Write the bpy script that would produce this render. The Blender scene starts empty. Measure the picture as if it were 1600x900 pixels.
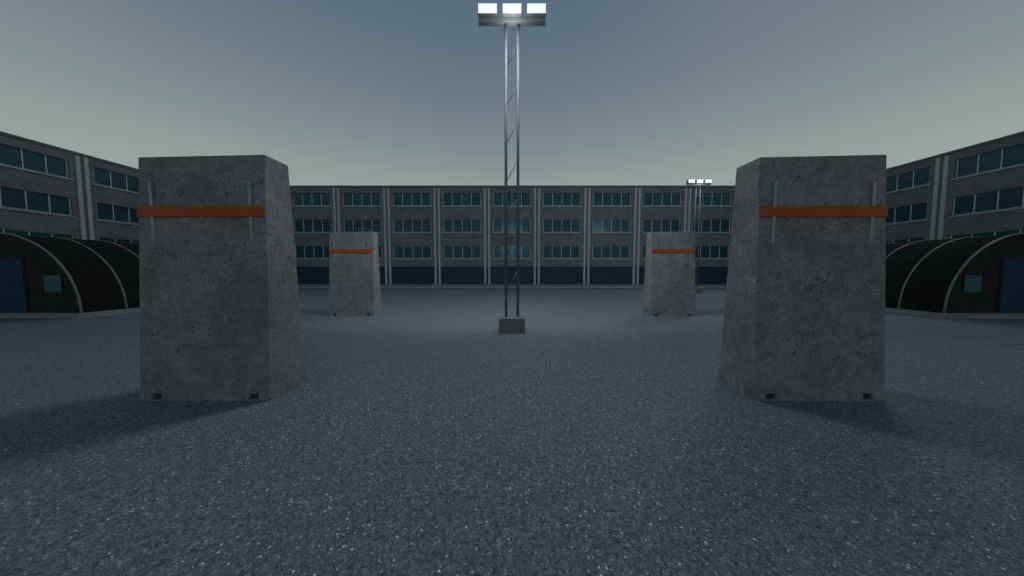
import bpy, bmesh, math, random
from mathutils import Vector, Matrix
R = math.radians
random.seed(7)
scene = bpy.context.scene
COL = scene.collection

# ------------------------------------------------------------------ camera, sky, sun, exposure
cam_d = bpy.data.cameras.new('camera')
cam_d.sensor_width = 36.0
cam_d.lens = 36.0 * 450.0 / 1600.0
cam_d.clip_end = 2000
cam = bpy.data.objects.new('camera', cam_d)
cam.location = (0, 0, 1.7)
cam.rotation_euler = (R(90 - 3.269), 0, 0)
COL.objects.link(cam)
scene.camera = cam

SUN_EL, SUN_AZ = 46.0, 44.0            # azimuth from +Y towards +X
world = bpy.data.worlds.new('World'); scene.world = world
world.use_nodes = True
wn, wl = world.node_tree.nodes, world.node_tree.links
wn.clear()
w_out = wn.new('ShaderNodeOutputWorld'); w_bg = wn.new('ShaderNodeBackground')
w_bg.inputs['Strength'].default_value = 0.10
sky = wn.new('ShaderNodeTexSky'); sky.sky_type = 'NISHITA'; sky.sun_disc = False
sky.sun_elevation = R(SUN_EL); sky.sun_rotation = R(SUN_AZ)
sky.air_density = 2.0; sky.dust_density = 6.0; sky.ozone_density = 2.0
tc = wn.new('ShaderNodeTexCoord'); sep = wn.new('ShaderNodeSeparateXYZ')
wl.new(tc.outputs['Generated'], sep.inputs[0])
nz = wn.new('ShaderNodeTexNoise'); nz.inputs['Scale'].default_value = 1.6; nz.inputs['Detail'].default_value = 3
wl.new(tc.outputs['Generated'], nz.inputs['Vector'])
wob = wn.new('ShaderNodeMath'); wob.operation = 'MULTIPLY_ADD'
wob.inputs[1].default_value = 0.07; wl.new(nz.outputs['Fac'], wob.inputs[0])
wl.new(sep.outputs['Z'], wob.inputs[2])
off = wn.new('ShaderNodeMath'); off.operation = 'SUBTRACT'; off.inputs[1].default_value = 0.035
wl.new(wob.outputs[0], off.inputs[0])
ramp = wn.new('ShaderNodeValToRGB'); wl.new(off.outputs[0], ramp.inputs['Fac'])
def lin(c):
    return tuple(((v/255)/12.92 if v/255 <= .04045 else ((v/255+.055)/1.055)**2.4) for v in c)
SKY = [(0.00, (168, 170, 160)), (0.12, (166, 171, 163)), (0.25, (150, 160, 157)), (0.38, (127, 140, 143)),
       (0.50, (107, 125, 134)), (0.62, (91, 113, 127)), (0.74, (80, 104, 120)), (1.0, (62, 86, 106))]
el = ramp.color_ramp.elements
while len(el) < len(SKY): el.new(0.5)
for e, (p, c) in zip(el, SKY):
    e.position = p; e.color = (*lin(c), 1)
tenx = wn.new('ShaderNodeVectorMath'); tenx.operation = 'SCALE'; tenx.inputs['Scale'].default_value = 10.0
wl.new(ramp.outputs['Color'], tenx.inputs[0])
wmix = wn.new('ShaderNodeMixRGB'); wmix.inputs['Fac'].default_value = 0.992
wl.new(sky.outputs[0], wmix.inputs['Color1']); wl.new(tenx.outputs[0], wmix.inputs['Color2'])
wl.new(wmix.outputs[0], w_bg.inputs['Color']); wl.new(w_bg.outputs[0], w_out.inputs['Surface'])

sun_d = bpy.data.lights.new('sun', 'SUN'); sun_d.energy = 0.22; sun_d.angle = R(11); sun_d.color = (1.0, 0.96, 0.9)
sun = bpy.data.objects.new('sun', sun_d); COL.objects.link(sun)
d = Vector((math.sin(R(SUN_AZ))*math.cos(R(SUN_EL)), math.cos(R(SUN_AZ))*math.cos(R(SUN_EL)), math.sin(R(SUN_EL))))
sun.rotation_euler = d.to_track_quat('Z', 'Y').to_euler(); sun.location = d*60

scene.view_settings.view_transform = 'Standard'
scene.view_settings.look = 'None'
scene.view_settings.exposure = 0.0
scene.view_settings.gamma = 1.0
scene.view_settings.use_curve_mapping = False
LAMP_W = 540.0

# ------------------------------------------------------------------ materials
class NT:
    def __init__(s, name):
        s.m = bpy.data.materials.new(name); s.m.use_nodes = True
        s.t = s.m.node_tree; s.n = s.t.nodes; s.l = s.t.links
        s.b = s.n['Principled BSDF']
        s.co = s.n.new('ShaderNodeTexCoord')
    def vec(s, scale=(1, 1, 1), shift=True):
        mp = s.n.new('ShaderNodeMapping'); mp.inputs['Scale'].default_value = scale
        s.l.new(s.co.outputs['Object'], mp.inputs['Vector'])
        if shift:
            oi = s.n.new('ShaderNodeObjectInfo'); mu = s.n.new('ShaderNodeVectorMath'); mu.operation = 'MULTIPLY'
            mu.inputs[1].default_value = (37, 53, 29)
            s.l.new(oi.outputs['Random'], mu.inputs[0]); s.l.new(mu.outputs[0], mp.inputs['Location'])
        return mp.outputs[0]
    def noise(s, v, scale, detail=6, rough=.6, dist=0):
        n = s.n.new('ShaderNodeTexNoise'); n.inputs['Scale'].default_value = scale
        n.inputs['Detail'].default_value = detail; n.inputs['Roughness'].default_value = rough
        n.inputs['Distortion'].default_value = dist
        s.l.new(v, n.inputs['Vector']); return n.outputs['Fac']
    def voro(s, v, scale, feature='F1', rnd=1.0):
        n = s.n.new('ShaderNodeTexVoronoi'); n.inputs['Scale'].default_value = scale
        n.feature = feature; n.inputs['Randomness'].default_value = rnd
        s.l.new(v, n.inputs['Vector']); return n
    def math(s, op, a, b=None, c=None):
        n = s.n.new('ShaderNodeMath'); n.operation = op
        for i, x in enumerate((a, b, c)):
            if x is None: continue
            if isinstance(x, (int, float)): n.inputs[i].default_value = x
            else: s.l.new(x, n.inputs[i])
        return n.outputs[0]
    def rng(s, v, a, b, c=0.0, d=1.0):
        n = s.n.new('ShaderNodeMapRange'); n.clamp = True
        for i, x in enumerate((a, b, c, d)):
            if isinstance(x, (int, float)): n.inputs[i+1].default_value = x
            else: s.l.new(x, n.inputs[i+1])
        s.l.new(v, n.inputs[0]); return n.outputs[0]
    def mix(s, f, a, b, mode='MIX'):
        n = s.n.new('ShaderNodeMixRGB'); n.blend_type = mode
        for i, x in enumerate((f, a, b)):
            if isinstance(x, (int, float)): n.inputs[i].default_value = x
            elif isinstance(x, tuple): n.inputs[i].default_value = (*x, 1)
            else: s.l.new(x, n.inputs[i])
        return n.outputs[0]
    def col(s, c):
        if isinstance(c, tuple): s.b.inputs['Base Color'].default_value = (*c, 1)
        else: s.l.new(c, s.b.inputs['Base Color'])
        return s
    def set(s, **k):
        for a, v in k.items():
            i = s.b.inputs[a.replace('_', ' ')]
            if isinstance(v, (int, float)): i.default_value = v
            else: s.l.new(v, i)
        return s
    def bump(s, h, strength=.4, dist=.01):
        n = s.n.new('ShaderNodeBump'); n.inputs['Strength'].default_value = strength
        n.inputs['Distance'].default_value = dist
        s.l.new(h, n.inputs['Height']); s.l.new(n.outputs[0], s.b.inputs['Normal'])

def concrete(name, base, pits=True, contrast=1.0, fine=1.0):
    t = NT(name); v = t.vec()
    big = t.noise(v, 1.3*fine, 5, .6); mid = t.noise(v, 9*fine, 8, .7, .4); gr = t.noise(v, 70*fine, 6, .7)
    f1 = t.rng(big, .3, .7); f2 = t.rng(mid, .3, .7); f3 = t.rng(gr, .3, .7)
    k = lambda m: tuple(x*m for x in base)
    c = t.mix(f1, k(1-.16*contrast), k(1+.10*contrast))
    c = t.mix(f2, c, t.mix(1.0, c, (1+.28*contrast,)*3, 'MULTIPLY'))
    f4 = t.rng(t.noise(v, 4.2*fine, 6, .75, .8), .42, .62)
    c = t.mix(t.math('MULTIPLY', f4, .4*contrast), t.mix(1.0, c, (1.08, 1.08, 1.08), 'MULTIPLY'), t.mix(1.0, c, (.72, .73, .75), 'MULTIPLY'))
    c = t.mix(t.math('MULTIPLY', f3, .55*contrast), c, t.mix(1.0, c, (.66, .66, .66), 'MULTIPLY'))
    gr2 = t.noise(v, 34*fine, 8, .85)
    c = t.mix(t.math('MULTIPLY', t.rng(gr2, .40, .60), .62*contrast), t.mix(1.0, c, (1.17, 1.12, 1.12), 'MULTIPLY'), t.mix(1.0, c, (.70, .70, .71), 'MULTIPLY'))
    # damp brownish and bluish blotches
    bl = t.rng(t.noise(v, .75, 3, .5), .45, .62)
    c = t.mix(t.math('MULTIPLY', bl, .35), c, t.mix(1.0, c, (.98, .98, .90), 'MULTIPLY'))
    h = t.math('MULTIPLY', gr, .35)
    if pits:
        masks = []
        clus = t.rng(t.noise(v, 3.2, 3, .5), .38, .60, .45, 1.0)
        for sc, r0, thr in ((27, .40, .64), (52, .45, .64), (13.5, .24, .78)):
            vo = t.voro(v, sc)
            sc_ = t.n.new('ShaderNodeSeparateColor'); t.l.new(vo.outputs['Color'], sc_.inputs[0])
            keep = t.rng(t.math('MULTIPLY', sc_.outputs[0], clus), thr-.25, thr, 0, 1)
            rad = t.math('MULTIPLY', t.math('MULTIPLY', sc_.outputs[1], r0), keep)
            inside = t.rng(t.math('SUBTRACT', rad, vo.outputs['Distance']), 0.0, .07, 0, 1)
            masks.append(inside)
        pm = t.math('MAXIMUM', t.math('MAXIMUM', masks[0], masks[1]), masks[2])
        c = t.mix(t.math('MULTIPLY', pm, .82), c, (.03, .032, .034))
        # pale scuffs
        sf = t.rng(t.noise(t.vec((6, 6, 14)), 2.2, 7, .75, 1.2), .66, .76)
        c = t.mix(t.math('MULTIPLY', sf, .35), c, k(1.6))
        h = t.math('SUBTRACT', h, t.math('MULTIPLY', pm, 1.3))
    t.col(c).set(Roughness=.88); t.b.inputs['Specular IOR Level'].default_value = .25
    t.bump(h, .55, .012)
    return t.m

def plain(name, c, rough=.6, metal=0., var=.25, scale=6, bumps=.15):
    t = NT(name); v = t.vec()
    n = t.noise(v, scale, 8, .65); f = t.rng(n, .3, .7)
    t.col(t.mix(f, tuple(x*(1-var) for x in c), tuple(x*(1+var) for x in c)))
    t.set(Roughness=t.rng(t.noise(v, scale*3, 4), .3, .7, max(rough-.08, .02), min(rough+.1, 1)), Metallic=metal)
    t.bump(t.noise(v, scale*12, 4), bumps, .004)
    return t.m

def asphalt():
    t = NT('asphalt'); v = t.vec((1, 1, 1), False)
    patch = t.rng(t.noise(v, .22, 5, .6), .3, .7)
    mid = t.rng(t.noise(v, 2.2, 6, .65), .3, .7)
    grain = t.noise(v, 34, 8, .78, .5)
    worm = t.noise(v, 85, 2, .5, .8)
    base = t.mix(patch, (.146, .159, .179), (.174, .187, .207))
    base = t.mix(mid, t.mix(1.0, base, (.88, .88, .88), 'MULTIPLY'), base)
    c = t.mix(t.rng(grain, .34, .66), t.mix(1.0, base, (.27, .28, .31), 'MULTIPLY'), t.mix(1.0, base, (1.75, 1.75, 1.75), 'MULTIPLY'))
    c = t.mix(t.math('MULTIPLY', t.rng(worm, .40, .30), .7), c, (.025, .03, .04))
    # pale and dark curls of worn binder between the stones
    curl = t.noise(v, 17, 2, .5, 1.6); cv = t.math('ABSOLUTE', t.math('SUBTRACT', curl, .5))
    brk = t.rng(t.noise(v, 16, 3, .6), .46, .60)
    c = t.mix(t.math('MULTIPLY', t.math('MULTIPLY', t.rng(cv, .030, .006), brk), .55), c, t.mix(1.0, base, (3.2, 3.2, 3.2), 'MULTIPLY'))
    curl2 = t.noise(v, 20, 2, .5, 1.8); cv2 = t.math('ABSOLUTE', t.math('SUBTRACT', curl2, .47))
    brk2 = t.rng(t.noise(v, 19, 3, .6), .60, .46)
    c = t.mix(t.math('MULTIPLY', t.math('MULTIPLY', t.rng(cv2, .045, .010), brk2), .75), c, (.03, .035, .045))
    flecks = None
    for sc, thr, r0, amt in ((46, .935, .40, 1.0), (85, .91, .42, .8), (27, .962, .25, 1.0)):
        vo = t.voro(v, sc); s_ = t.n.new('ShaderNodeSeparateColor'); t.l.new(vo.outputs['Color'], s_.inputs[0])
        keep = t.math('GREATER_THAN', s_.outputs[0], thr)
        ins = t.rng(vo.outputs['Distance'], r0, r0-.12, 0, 1)
        m = t.math('MULTIPLY', t.math('MULTIPLY', keep, ins), t.math('MULTIPLY', s_.outputs[1], amt))
        flecks = m if flecks is None else t.math('MAXIMUM', flecks, m)
    c = t.mix(flecks, c, (.92, .94, .96))
    t.col(c).set(Roughness=.85); t.b.inputs['Specular IOR Level'].default_value = .35
    t.bump(t.math('ADD', grain, t.math('MULTIPLY', worm, .5)), .4, .012)
    return t.m

def glass(name, c, rough):
    t = NT(name); v = t.vec()
    n = t.rng(t.noise(v, .8, 3), .3, .7)
    t.col(t.mix(n, tuple(x*.8 for x in c), tuple(x*1.15 for x in c)))
    t.set(Roughness=rough); t.b.inputs['IOR'].default_value = 1.45; t.b.inputs['Specular IOR Level'].default_value = .7; t.b.inputs['Specular Tint'].default_value = (.25, .62, .78, 1)
    return t.m

def emit(name, c, s):
    t = NT(name); t.col((.8, .8, .8))
    n = t.noise(t.vec(), 30, 2)
    t.b.inputs['Emission Color'].default_value = (*c, 1)
    t.l.new(t.rng(n, .2, .8, s*.9, s*1.1), t.b.inputs['Emission Strength'])
    return t.m

def skin_mat():
    t = NT('hut_skin'); v = t.vec((1, 1, 1), False)
    br = t.n.new('ShaderNodeTexBrick'); br.inputs['Scale'].default_value = 3.0
    br.inputs['Color1'].default_value = (.026, .028, .025, 1); br.inputs['Color2'].default_value = (.032, .033, .029, 1)
    br.inputs['Mortar'].default_value = (.014, .015, .013, 1); br.inputs['Mortar Size'].default_value = .012
    mp = t.vec((1, 1, 1), False)
    sp = t.n.new('ShaderNodeSeparateXYZ'); t.l.new(mp, sp.inputs[0])
    cb = t.n.new('ShaderNodeCombineXYZ'); t.l.new(t.math('ADD', sp.outputs[0], sp.outputs[1]), cb.inputs[0]); t.l.new(sp.outputs[2], cb.inputs[1])
    t.l.new(cb.outputs[0], br.inputs['Vector'])
    n = t.rng(t.noise(v, 2.5, 6, .7), .3, .7)
    t.col(t.mix(n, t.mix(1.0, br.outputs[0], (.8, .8, .8), 'MULTIPLY'), t.mix(1.0, br.outputs[0], (1.2, 1.2, 1.15), 'MULTIPLY')))
    t.set(Roughness=.9); t.b.inputs['Specular IOR Level'].default_value = .15
    t.bump(t.noise(v, 60, 3), .2, .005)
    return t.m

M = dict(
    asphalt=asphalt(),
    slab=concrete('barrier_concrete', (.236, .245, .252), True, 1.5),
    foot=concrete('footing_concrete', (.165, .178, .182), False, 1.0, 2),
    hutbase=concrete('hut_base_concrete', (.21, .225, .225), False, .8),
    kerb=concrete('kerb_concrete', (.26, .27, .29), False, .6),
    facade=concrete('facade_concrete', (.158, .174, .183), False, 1.1, .8),
    column=concrete('column_concrete', (.38, .42, .45), False, .5),
    coping=plain('coping_metal', (.10, .11, .115), .6),
    frame=plain('window_frame_paint', (.58, .64, .65), .5, 0, .1),
    sill=plain('sill_paint', (.36, .39, .40), .6, 0, .12),
    glass=glass('window_glass', (.025, .066, .079), .27),
    hutglass=glass('hut_window_glass', (.028, .085, .105), .4),
    shutter=plain('navy_steel', (.013, .033, .066), .65, 0, .12, 3),
    jamb=plain('dark_jamb_steel', (.06, .075, .09), .5),
    door=plain('navy_door_paint', (.010, .037, .080), .85, 0, .15, 3),
    skin=skin_mat(),
    rib=plain('rib_steel', (.14, .158, .16), .55, 0, .2, 8),
    steel=plain('galvanised_steel', (.15, .175, .19), .55, .3, .2, 10),
    dark=plain('dark_housing_paint', (.27, .285, .29), .5, .1, .15, 8),
    strap=plain('strap_steel', (.26, .31, .33), .5, .3, .15, 14),
    orange=plain('orange_paint', (.40, .078, .010), .7, 0, .14, 9),
    pocket=plain('pocket_steel', (.045, .055, .06), .6, .2),
    lens=emit('lamp_lens', (.94, .98, 1.0), .84),
)

# ------------------------------------------------------------------ helpers
def tag(o, label=None, cat=None, group=None, kind=None):
    if label: o['label'] = label
    if cat: o['category'] = cat
    if group: o['group'] = group
    if kind: o['kind'] = kind
    return o
def empty(name, loc=(0, 0, 0), rz=0):
    o = bpy.data.objects.new(name, None); o.location = loc; o.rotation_euler = (0, 0, rz)
    o.empty_display_size = .3; COL.objects.link(o); return o
def mesh(name, bm, mat, parent=None, bevel=0, smooth=False):
    me = bpy.data.meshes.new(name)
    bmesh.ops.recalc_face_normals(bm, faces=bm.faces)
    bm.to_mesh(me); bm.free(); me.materials.append(mat)
    if smooth:
        for p in me.polygons: p.use_smooth = True
    o = bpy.data.objects.new(name, me); COL.objects.link(o)
    if parent: o.parent = parent
    if bevel:
        b = o.modifiers.new('bevel', 'BEVEL'); b.width = bevel; b.segments = 2; b.limit_method = 'ANGLE'; b.angle_limit = R(30)
    return o
def box(bm, x0, x1, y0, y1, z0, z1):
    v = [bm.verts.new((x, y, z)) for z in (z0, z1) for y in (y0, y1) for x in (x0, x1)]
    for f in ((0, 2, 3, 1), (4, 5, 7, 6), (0, 1, 5, 4), (2, 6, 7, 3), (0, 4, 6, 2), (1, 3, 7, 5)):
        bm.faces.new([v[i] for i in f])
def boxes(*bs):
    bm = bmesh.new()
    for b in bs: box(bm, *b)
    return bm
def tube(bm, a, b, r, n=16):
    a, b = Vector(a), Vector(b); q = (b-a).to_track_quat('Z', 'Y')
    ra = []; rb = []
    for i in range(n):
        o = q @ Vector((math.cos(2*math.pi*i/n)*r, math.sin(2*math.pi*i/n)*r, 0))
        ra.append(bm.verts.new(a+o)); rb.append(bm.verts.new(b+o))
    for i in range(n):
        j = (i+1) % n; bm.faces.new((ra[i], ra[j], rb[j], rb[i]))
    bm.faces.new(ra[::-1]); bm.faces.new(rb)
    return bm
def copy_tree(o, parent=None):
    c = o.copy(); COL.objects.link(c)
    if parent: c.parent = parent
    for ch in [x for x in list(bpy.data.objects) if x.parent == o and x != c]:
        copy_tree(ch, c)
    return c

# ------------------------------------------------------------------ ground and pavement
bm = bmesh.new()
vs = [bm.verts.new(p) for p in ((-300, -300, 0), (300, -300, 0), (300, 300, 0), (-300, 300, 0))]
bm.faces.new(vs)
tag(mesh('ground', bm, M['asphalt']), kind='structure')
FY, SX, PZ = 35.75, 38.2, .12
bm = boxes((-34.2, 34.2, 29.75, FY, -.3, PZ), (-SX, -34.2, 1, FY, -.3, PZ), (34.2, SX, 1, FY, -.3, PZ))
tag(mesh('pavement', bm, M['kerb']), kind='structure')

# ------------------------------------------------------------------ office blocks
BAY, H = 6.13, 12.16
ROWS = ((3.30, 4.92), (6.50, 8.08), (9.70, 11.27))
WW = 2.33                                                # half width of a window opening
def window(parent):
    """window set in its opening: origin at the middle of the sill, frame facing -y"""
    h = 1.6
    o = mesh('window', boxes(*[(x-.027, x+.027, .10, .17, .05, h) for x in (-2.27, -1.15, 0, 1.15, 2.27)],
                             (-2.243, 2.243, .105, .165, .052, .085), (-2.243, 2.243, .105, .165, h-.035, h-.002)), M['frame'], parent)
    tp = bmesh.new(); box(tp, -WW, WW, .145, .155, -.01, h+.02)
    mesh('pane', tp, M['glass'], o)
    mesh('sill', boxes((-2.50, 2.50, -.09, .14, -.11, 0.0)), M['sill'], o, .01)
    return o
proto = {}
def office(loc, rz, centres, u0, u1, depth, label):
    """facade along local x, facing local -y, plane y=0; window rows and column pairs"""
    root = empty('office_block', loc, rz)
    tag(root, label, 'office building', 'grey office blocks round the yard')
    us = sorted({u0, u1, *[c-WW for c in centres], *[c+WW for c in centres]})
    zs = [2.31, *[z for r in ROWS for z in r], 11.93]
    bm = bmesh.new()
    def quad(*p): bm.faces.new([bm.verts.new(q) for q in p])
    for i in range(len(us)-1):
        for k in range(len(zs)-1):
            a, b, z0, z1 = us[i], us[i+1], zs[k], zs[k+1]
            win = any(abs((a+b)/2-c) < .1 for c in centres) and k % 2 == 1
            if not win:
                quad((a, 0, z0), (b, 0, z0), (b, 0, z1), (a, 0, z1))
            else:
                D = .2
                quad((a, 0, z0), (a, 0, z1), (a, D, z1), (a, D, z0)); quad((b, 0, z0), (b, D, z0), (b, D, z1), (b, 0, z1))
                quad((a, 0, z1), (b, 0, z1), (b, D, z1), (a, D, z1)); quad((a, 0, z0), (a, D, z0), (b, D, z0), (b, 0, z0))
                quad((a, D, z0), (b, D, z0), (b, D, z1), (a, D, z1))
    quad((u0, 0, 2.31), (u1, 0, 2.31), (u1, .35, 2.31), (u0, .35, 2.31))          # soffit over the ground floor
    for a, b in ((u0, 0), (u1, 0)):
        quad((a, 0, 2.31), (a, depth, 2.31), (a, depth, 11.93), (a, 0, 11.93))
        quad((a, .35, 0), (a, depth, 0), (a, depth, 2.31), (a, .35, 2.31))
    quad((u0, depth, 0), (u1, depth, 0), (u1, depth, 11.93), (u0, depth, 11.93))
    quad((u0, .35, 0), (u1, .35, 0), (u1, .35, 2.31), (u0, .35, 2.31))
    mesh('wall', bm, M['facade'], root)
    mesh('coping', boxes((u0-.02, u1+.02, -.06, .4, 11.93, H), (u0-.02, u1+.02, .4, depth, 11.93, 12.02)), M['coping'], root, .015)
    for c in centres:
        for z0, z1 in ROWS:
            if 'w' not in proto:
                o = proto['w'] = window(root)
            else:
                o = copy_tree(proto['w'], root)
            o.location = (c, 0, z0)
        if 'g' not in proto:
            o = proto['g'] = mesh('shutter', boxes((-2.26, 2.26, .16, .24, .004, 2.30)), M['shutter'], root)
            for jx in (-2.2815, 2.2815):
                mesh('jamb', boxes((jx-.0185, jx+.0185, .10, .24, .004, 2.30)), M['jamb'], o)
        else:
            o = copy_tree(proto['g'], root)
        o.location = (c, 0, 0)
    pairs = sorted({round(c+s*BAY/2, 3) for c in centres for s in (-1, 1)})
    for p in pairs:
        if p-.4 < u0 or p+.4 > u1: continue
        if 'p' not in proto:
            o = proto['p'] = mesh('recess_panel', boxes((-.74, .74, .20, .25, .004, 2.30)), M['shutter'], root)
        else:
            o = copy_tree(proto['p'], root)
        o.location = (p, 0, 0)
        for s in (-.25, .25):
            if 'c' not in proto:
                o = proto['c'] = mesh('column', boxes((-.127, .127, -.10, .16, 0.0, 11.85)), M['column'], root, .012)
            else:
                o = copy_tree(proto['c'], root)
            o.location = (p+s, 0, 0)
    return root
office((0, FY, PZ-.12+.0), 0, [k*BAY for k in range(-6, 7)], -50, 50, 12,
       'long grey concrete office block facing the camera across the far end of the yard')
yc = [26.13-BAY/2-BAY*k for k in range(4)][::-1] + [26.13+BAY/2]
office((-SX, 0, 0), R(90), yc, yc[0]-3.6, FY-.006, 12, 'grey office block running down the left side of the yard, behind the left hut')
office((SX, 0, 0), R(-90), [-y for y in yc][::-1], -(FY-.006), -(yc[0]-3.6), 12, 'grey office block running down the right side of the yard, behind the right hut')

# ------------------------------------------------------------------ arched huts
def hut(loc, mirror, label):
    rad, n, sp, nr = 2.92, 40, 1.23, 6
    L = sp*(nr-1); zb = .185
    root = empty('arched_hut', loc)
    tag(root, label, 'hut', 'dark arched huts beside the yard')
    bm = bmesh.new()
    prof = [(math.cos(math.pi*i/n)*(rad-.02), zb+math.sin(math.pi*i/n)*(rad-.02)) for i in range(n+1)]
    ny = 12
    rows = [[bm.verts.new((x, .05+(L-.1)*j/ny, z)) for x, z in prof] for j in range(ny+1)]
    for j in range(ny):
        for i in range(n): bm.faces.new((rows[j][i], rows[j][i+1], rows[j+1][i+1], rows[j+1][i]))
    bmesh.ops.solidify(bm, geom=bm.faces[:], thickness=.03)
    mesh('shell', bm, M['skin'], root)
    for y in (.07, L-.1):
        bm = bmesh.new(); p2 = [(math.cos(math.pi*i/n)*(rad-.06), zb+math.sin(math.pi*i/n)*(rad-.06)) for i in range(n+1)]
        a = [bm.verts.new((x, y, z)) for x, z in p2]; b = [bm.verts.new((x, y+.04, z)) for x, z in p2]
        bm.faces.new(a); bm.faces.new(b[::-1])
        for i in range(n+1): bm.faces.new((a[i], a[(i+1) % (n+1)], b[(i+1) % (n+1)], b[i]))
        mesh('end_wall', bm, M['skin'], root)
    rib = None
    for k in range(nr):
        if rib is None:
            bm = bmesh.new(); ring = []
            for i in range(n+1):
                a = math.pi*i/n; c, s = math.cos(a), math.sin(a)
                ring.append([bm.verts.new((c*r, y, zb+s*r)) for r, y in ((rad-.03, -.02), (rad+.012, -.02), (rad+.012, .03), (rad-.03, .03))])
            for i in range(n):
                for q in range(4): bm.faces.new((ring[i][q], ring[i][(q+1) % 4], ring[i+1][(q+1) % 4], ring[i+1][q]))
            bm.faces.new(ring[0]); bm.faces.new(ring[-1][::-1])
            rib = o = mesh('rib', bm, M['rib'], root)
        else:
            o = rib.copy(); COL.objects.link(o); o.parent = root
        o.location = (0, k*sp, 0)
    mesh('base', boxes((-rad-.01, rad+.01, -.06, L+.06, -.1, zb-.005)), M['hutbase'], root, .01)
    s = mirror
    mesh('door', boxes((-.9, .9, .0, .065, zb, 2.17)), M['door'], root, .01)
    w = mesh('window', boxes((s*1.92-.32, s*1.92+.32, .045, .068, .93, 1.575)), M['skin'], root)
    mesh('pane', boxes((s*1.90-.31, s*1.90+.31, .035, .044, .94, 1.565)), M['hutglass'], w)
    return root
hut((-18.66, 10.46, 0), 1, 'dark arched hut with pale ribs and navy door, left side of the yard')
hut((18.66, 10.42, 0), -1, 'dark arched hut with pale ribs and navy door, right side of the yard')

# ------------------------------------------------------------------ concrete barriers
def barrier():
    root = empty('concrete_barrier')
    yb = .335
    lo = [(-.86, -yb), (.86, -yb), (.86, yb), (-.86, yb)]
    hi = [(-.825, -.20), (.825, -.20), (.825, .20), (-.825, .20)]
    zt = [3.188, 3.222, 3.222, 3.188]
    sl = [0, .088, .164, .836, .912, 1]; tl = [0, .006, .031, 1]
    bm = bmesh.new()
    B = [Vector((x, y, -.01)) for x, y in lo]; T = [Vector((x, y, z)) for (x, y), z in zip(hi, zt)]
    g = [[bm.verts.new(B[0].lerp(B[1], s).lerp(T[0].lerp(T[1], s), t)) for s in sl] for t in tl]
    br, bl = bm.verts.new(B[2]), bm.verts.new(B[3]); tr, tL = bm.verts.new(T[2]), bm.verts.new(T[3])
    for j in range(3):
        for i in range(5):
            if j == 1 and i in (1, 3):
                q = [g[j][i], g[j][i+1], g[j+1][i+1], g[j+1][i]]
                b = [bm.verts.new(v.co+Vector((0, .10, 0))) for v in q]
                for k in range(4): bm.faces.new((q[k], q[(k+1) % 4], b[(k+1) % 4], b[k]))
                bm.faces.new(b)
            else: bm.faces.new((g[j][i], g[j][i+1], g[j+1][i+1], g[j+1][i]))
    bm.faces.new([g[j][5] for j in range(4)] + [tr, br])
    bm.faces.new([g[j][0] for j in range(3, -1, -1)] + [bl, tL])
    bm.faces.new(g[3] + [tr, tL]); bm.faces.new(g[0][::-1] + [bl, br]); bm.faces.new((br, tr, tL, bl))
    body = mesh('body', bm, M['slab'], root, .012)
    yf = -.247                                                # bar front
    mesh('band', boxes((-.828, .828, yf-.005, yf+.05, 2.413, 2.551)), M['orange'], root, .004)
    for s in (-1, 1):
        mesh('strap', boxes((s*.643-.023, s*.643+.023, yf, yf+.07, 2.03, 2.868)), M['strap'], root, .003)
        mesh('lifting_pocket', boxes((s*.65-.065, s*.65+.065, -.29, -.26, .012, .098)), M['pocket'], root)
    return root
br0 = barrier()
G = 'tall concrete barriers with an orange band'
for i, (x, y, lb) in enumerate((
        (-4.045, 4.04, 'big grey pitted concrete barrier with orange band, nearest the camera on the left'),
        (4.055, 4.04, 'big grey pitted concrete barrier with orange band, nearest the camera on the right'),
        (-6.12, 11.24, 'paler concrete barrier with bright orange band, farther back between left barrier and mast'),
        (6.12, 11.21, 'paler concrete barrier with bright orange band, farther back in front of the distant floodlight mast'))):
    o = br0 if i == 0 else copy_tree(br0)
    o.location = (x, y, 0); tag(o, lb, 'barrier', G)

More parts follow.
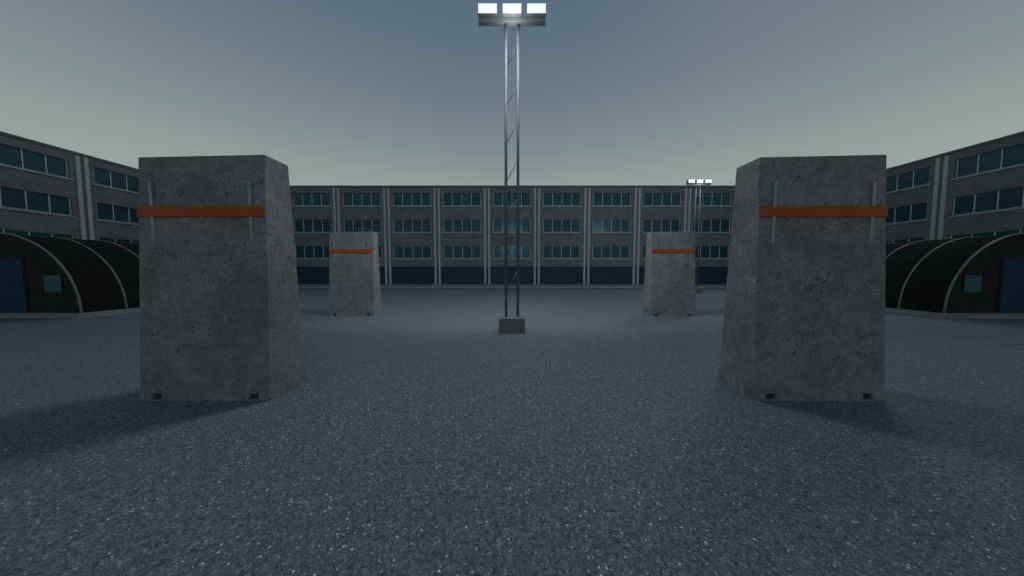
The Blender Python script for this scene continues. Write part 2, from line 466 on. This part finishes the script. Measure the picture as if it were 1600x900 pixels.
# ------------------------------------------------------------------ floodlight masts
def mast():
    root = empty('floodlight_mast')
    mesh('footing', boxes((-.355, .355, -.40, .40, -.1, .415)), M['foot'], root, .012)
    for s in (-1, 1):
        mesh('pole', tube(bmesh.new(), (s*.168, 0, .41), (s*.168, 0, 8.40), .040, 20), M['steel'], root, 0, True)
    for k in range(8):
        z = 1.14+1.025*k
        if z > 7.6: break
        mesh('brace', tube(bmesh.new(), (-.15, 0, z), (.15, 0, z+.56), .011, 8), M['steel'], root, 0, True)
    mesh('cross_beam', boxes((-.905, .905, -.10, .06, 8.39, 8.50)), M['dark'], root, .01)
    for x in (-.645, 0, .645):
        f = mesh('floodlight', boxes((x-.255, x+.255, -.20, .10, 8.503, 8.76)), M['dark'], root, .012)
        mesh('lens', boxes((x-.245, x+.245, -.212, -.202, 8.515, 8.748)), M['lens'], f)
    for sgn in (-1, 1):                                       # the lamps throw light to both sides of the mast
        ld = bpy.data.lights.new('flood_beam', 'SPOT'); ld.energy = LAMP_W*(2.6 if sgn > 0 else 1.02); ld.color = (.90, .97, 1.0)
        ld.shadow_soft_size = .9; ld.spot_size = R(161); ld.spot_blend = .30
        lo = bpy.data.objects.new('flood_beam', ld); COL.objects.link(lo); lo.parent = root
        lo.location = (0, sgn*.42-.05, 8.50)
        lo.rotation_euler = Vector((0, -sgn*math.cos(R(22)), math.sin(R(22)))).to_track_quat('Z', 'Y').to_euler()
    ld = bpy.data.lights.new('spill', 'POINT'); ld.energy = 11.0; ld.color = (.92, .97, 1.0); ld.shadow_soft_size = .05
    lo = bpy.data.objects.new('spill', ld); COL.objects.link(lo); lo.parent = root; lo.location = (0, -.32, 8.12)
    return root
m0 = mast(); m0.location = (0, 8.21, 0)
tag(m0, 'tall twin-pole floodlight mast with three lit lamps, standing in the middle of the yard', 'floodlight', 'floodlight masts')
m1 = copy_tree(m0); m1.location = (14.44, 22.74, 0)
tag(m1, 'small distant floodlight mast with three lit lamps, rising behind the pale right barrier', 'floodlight', 'floodlight masts')
for o in list(bpy.data.objects):
    if o.parent == m1 and o.type == 'LIGHT' and o.data.type == 'SPOT':
        o.data = o.data.copy(); o.data.energy = LAMP_W*.6
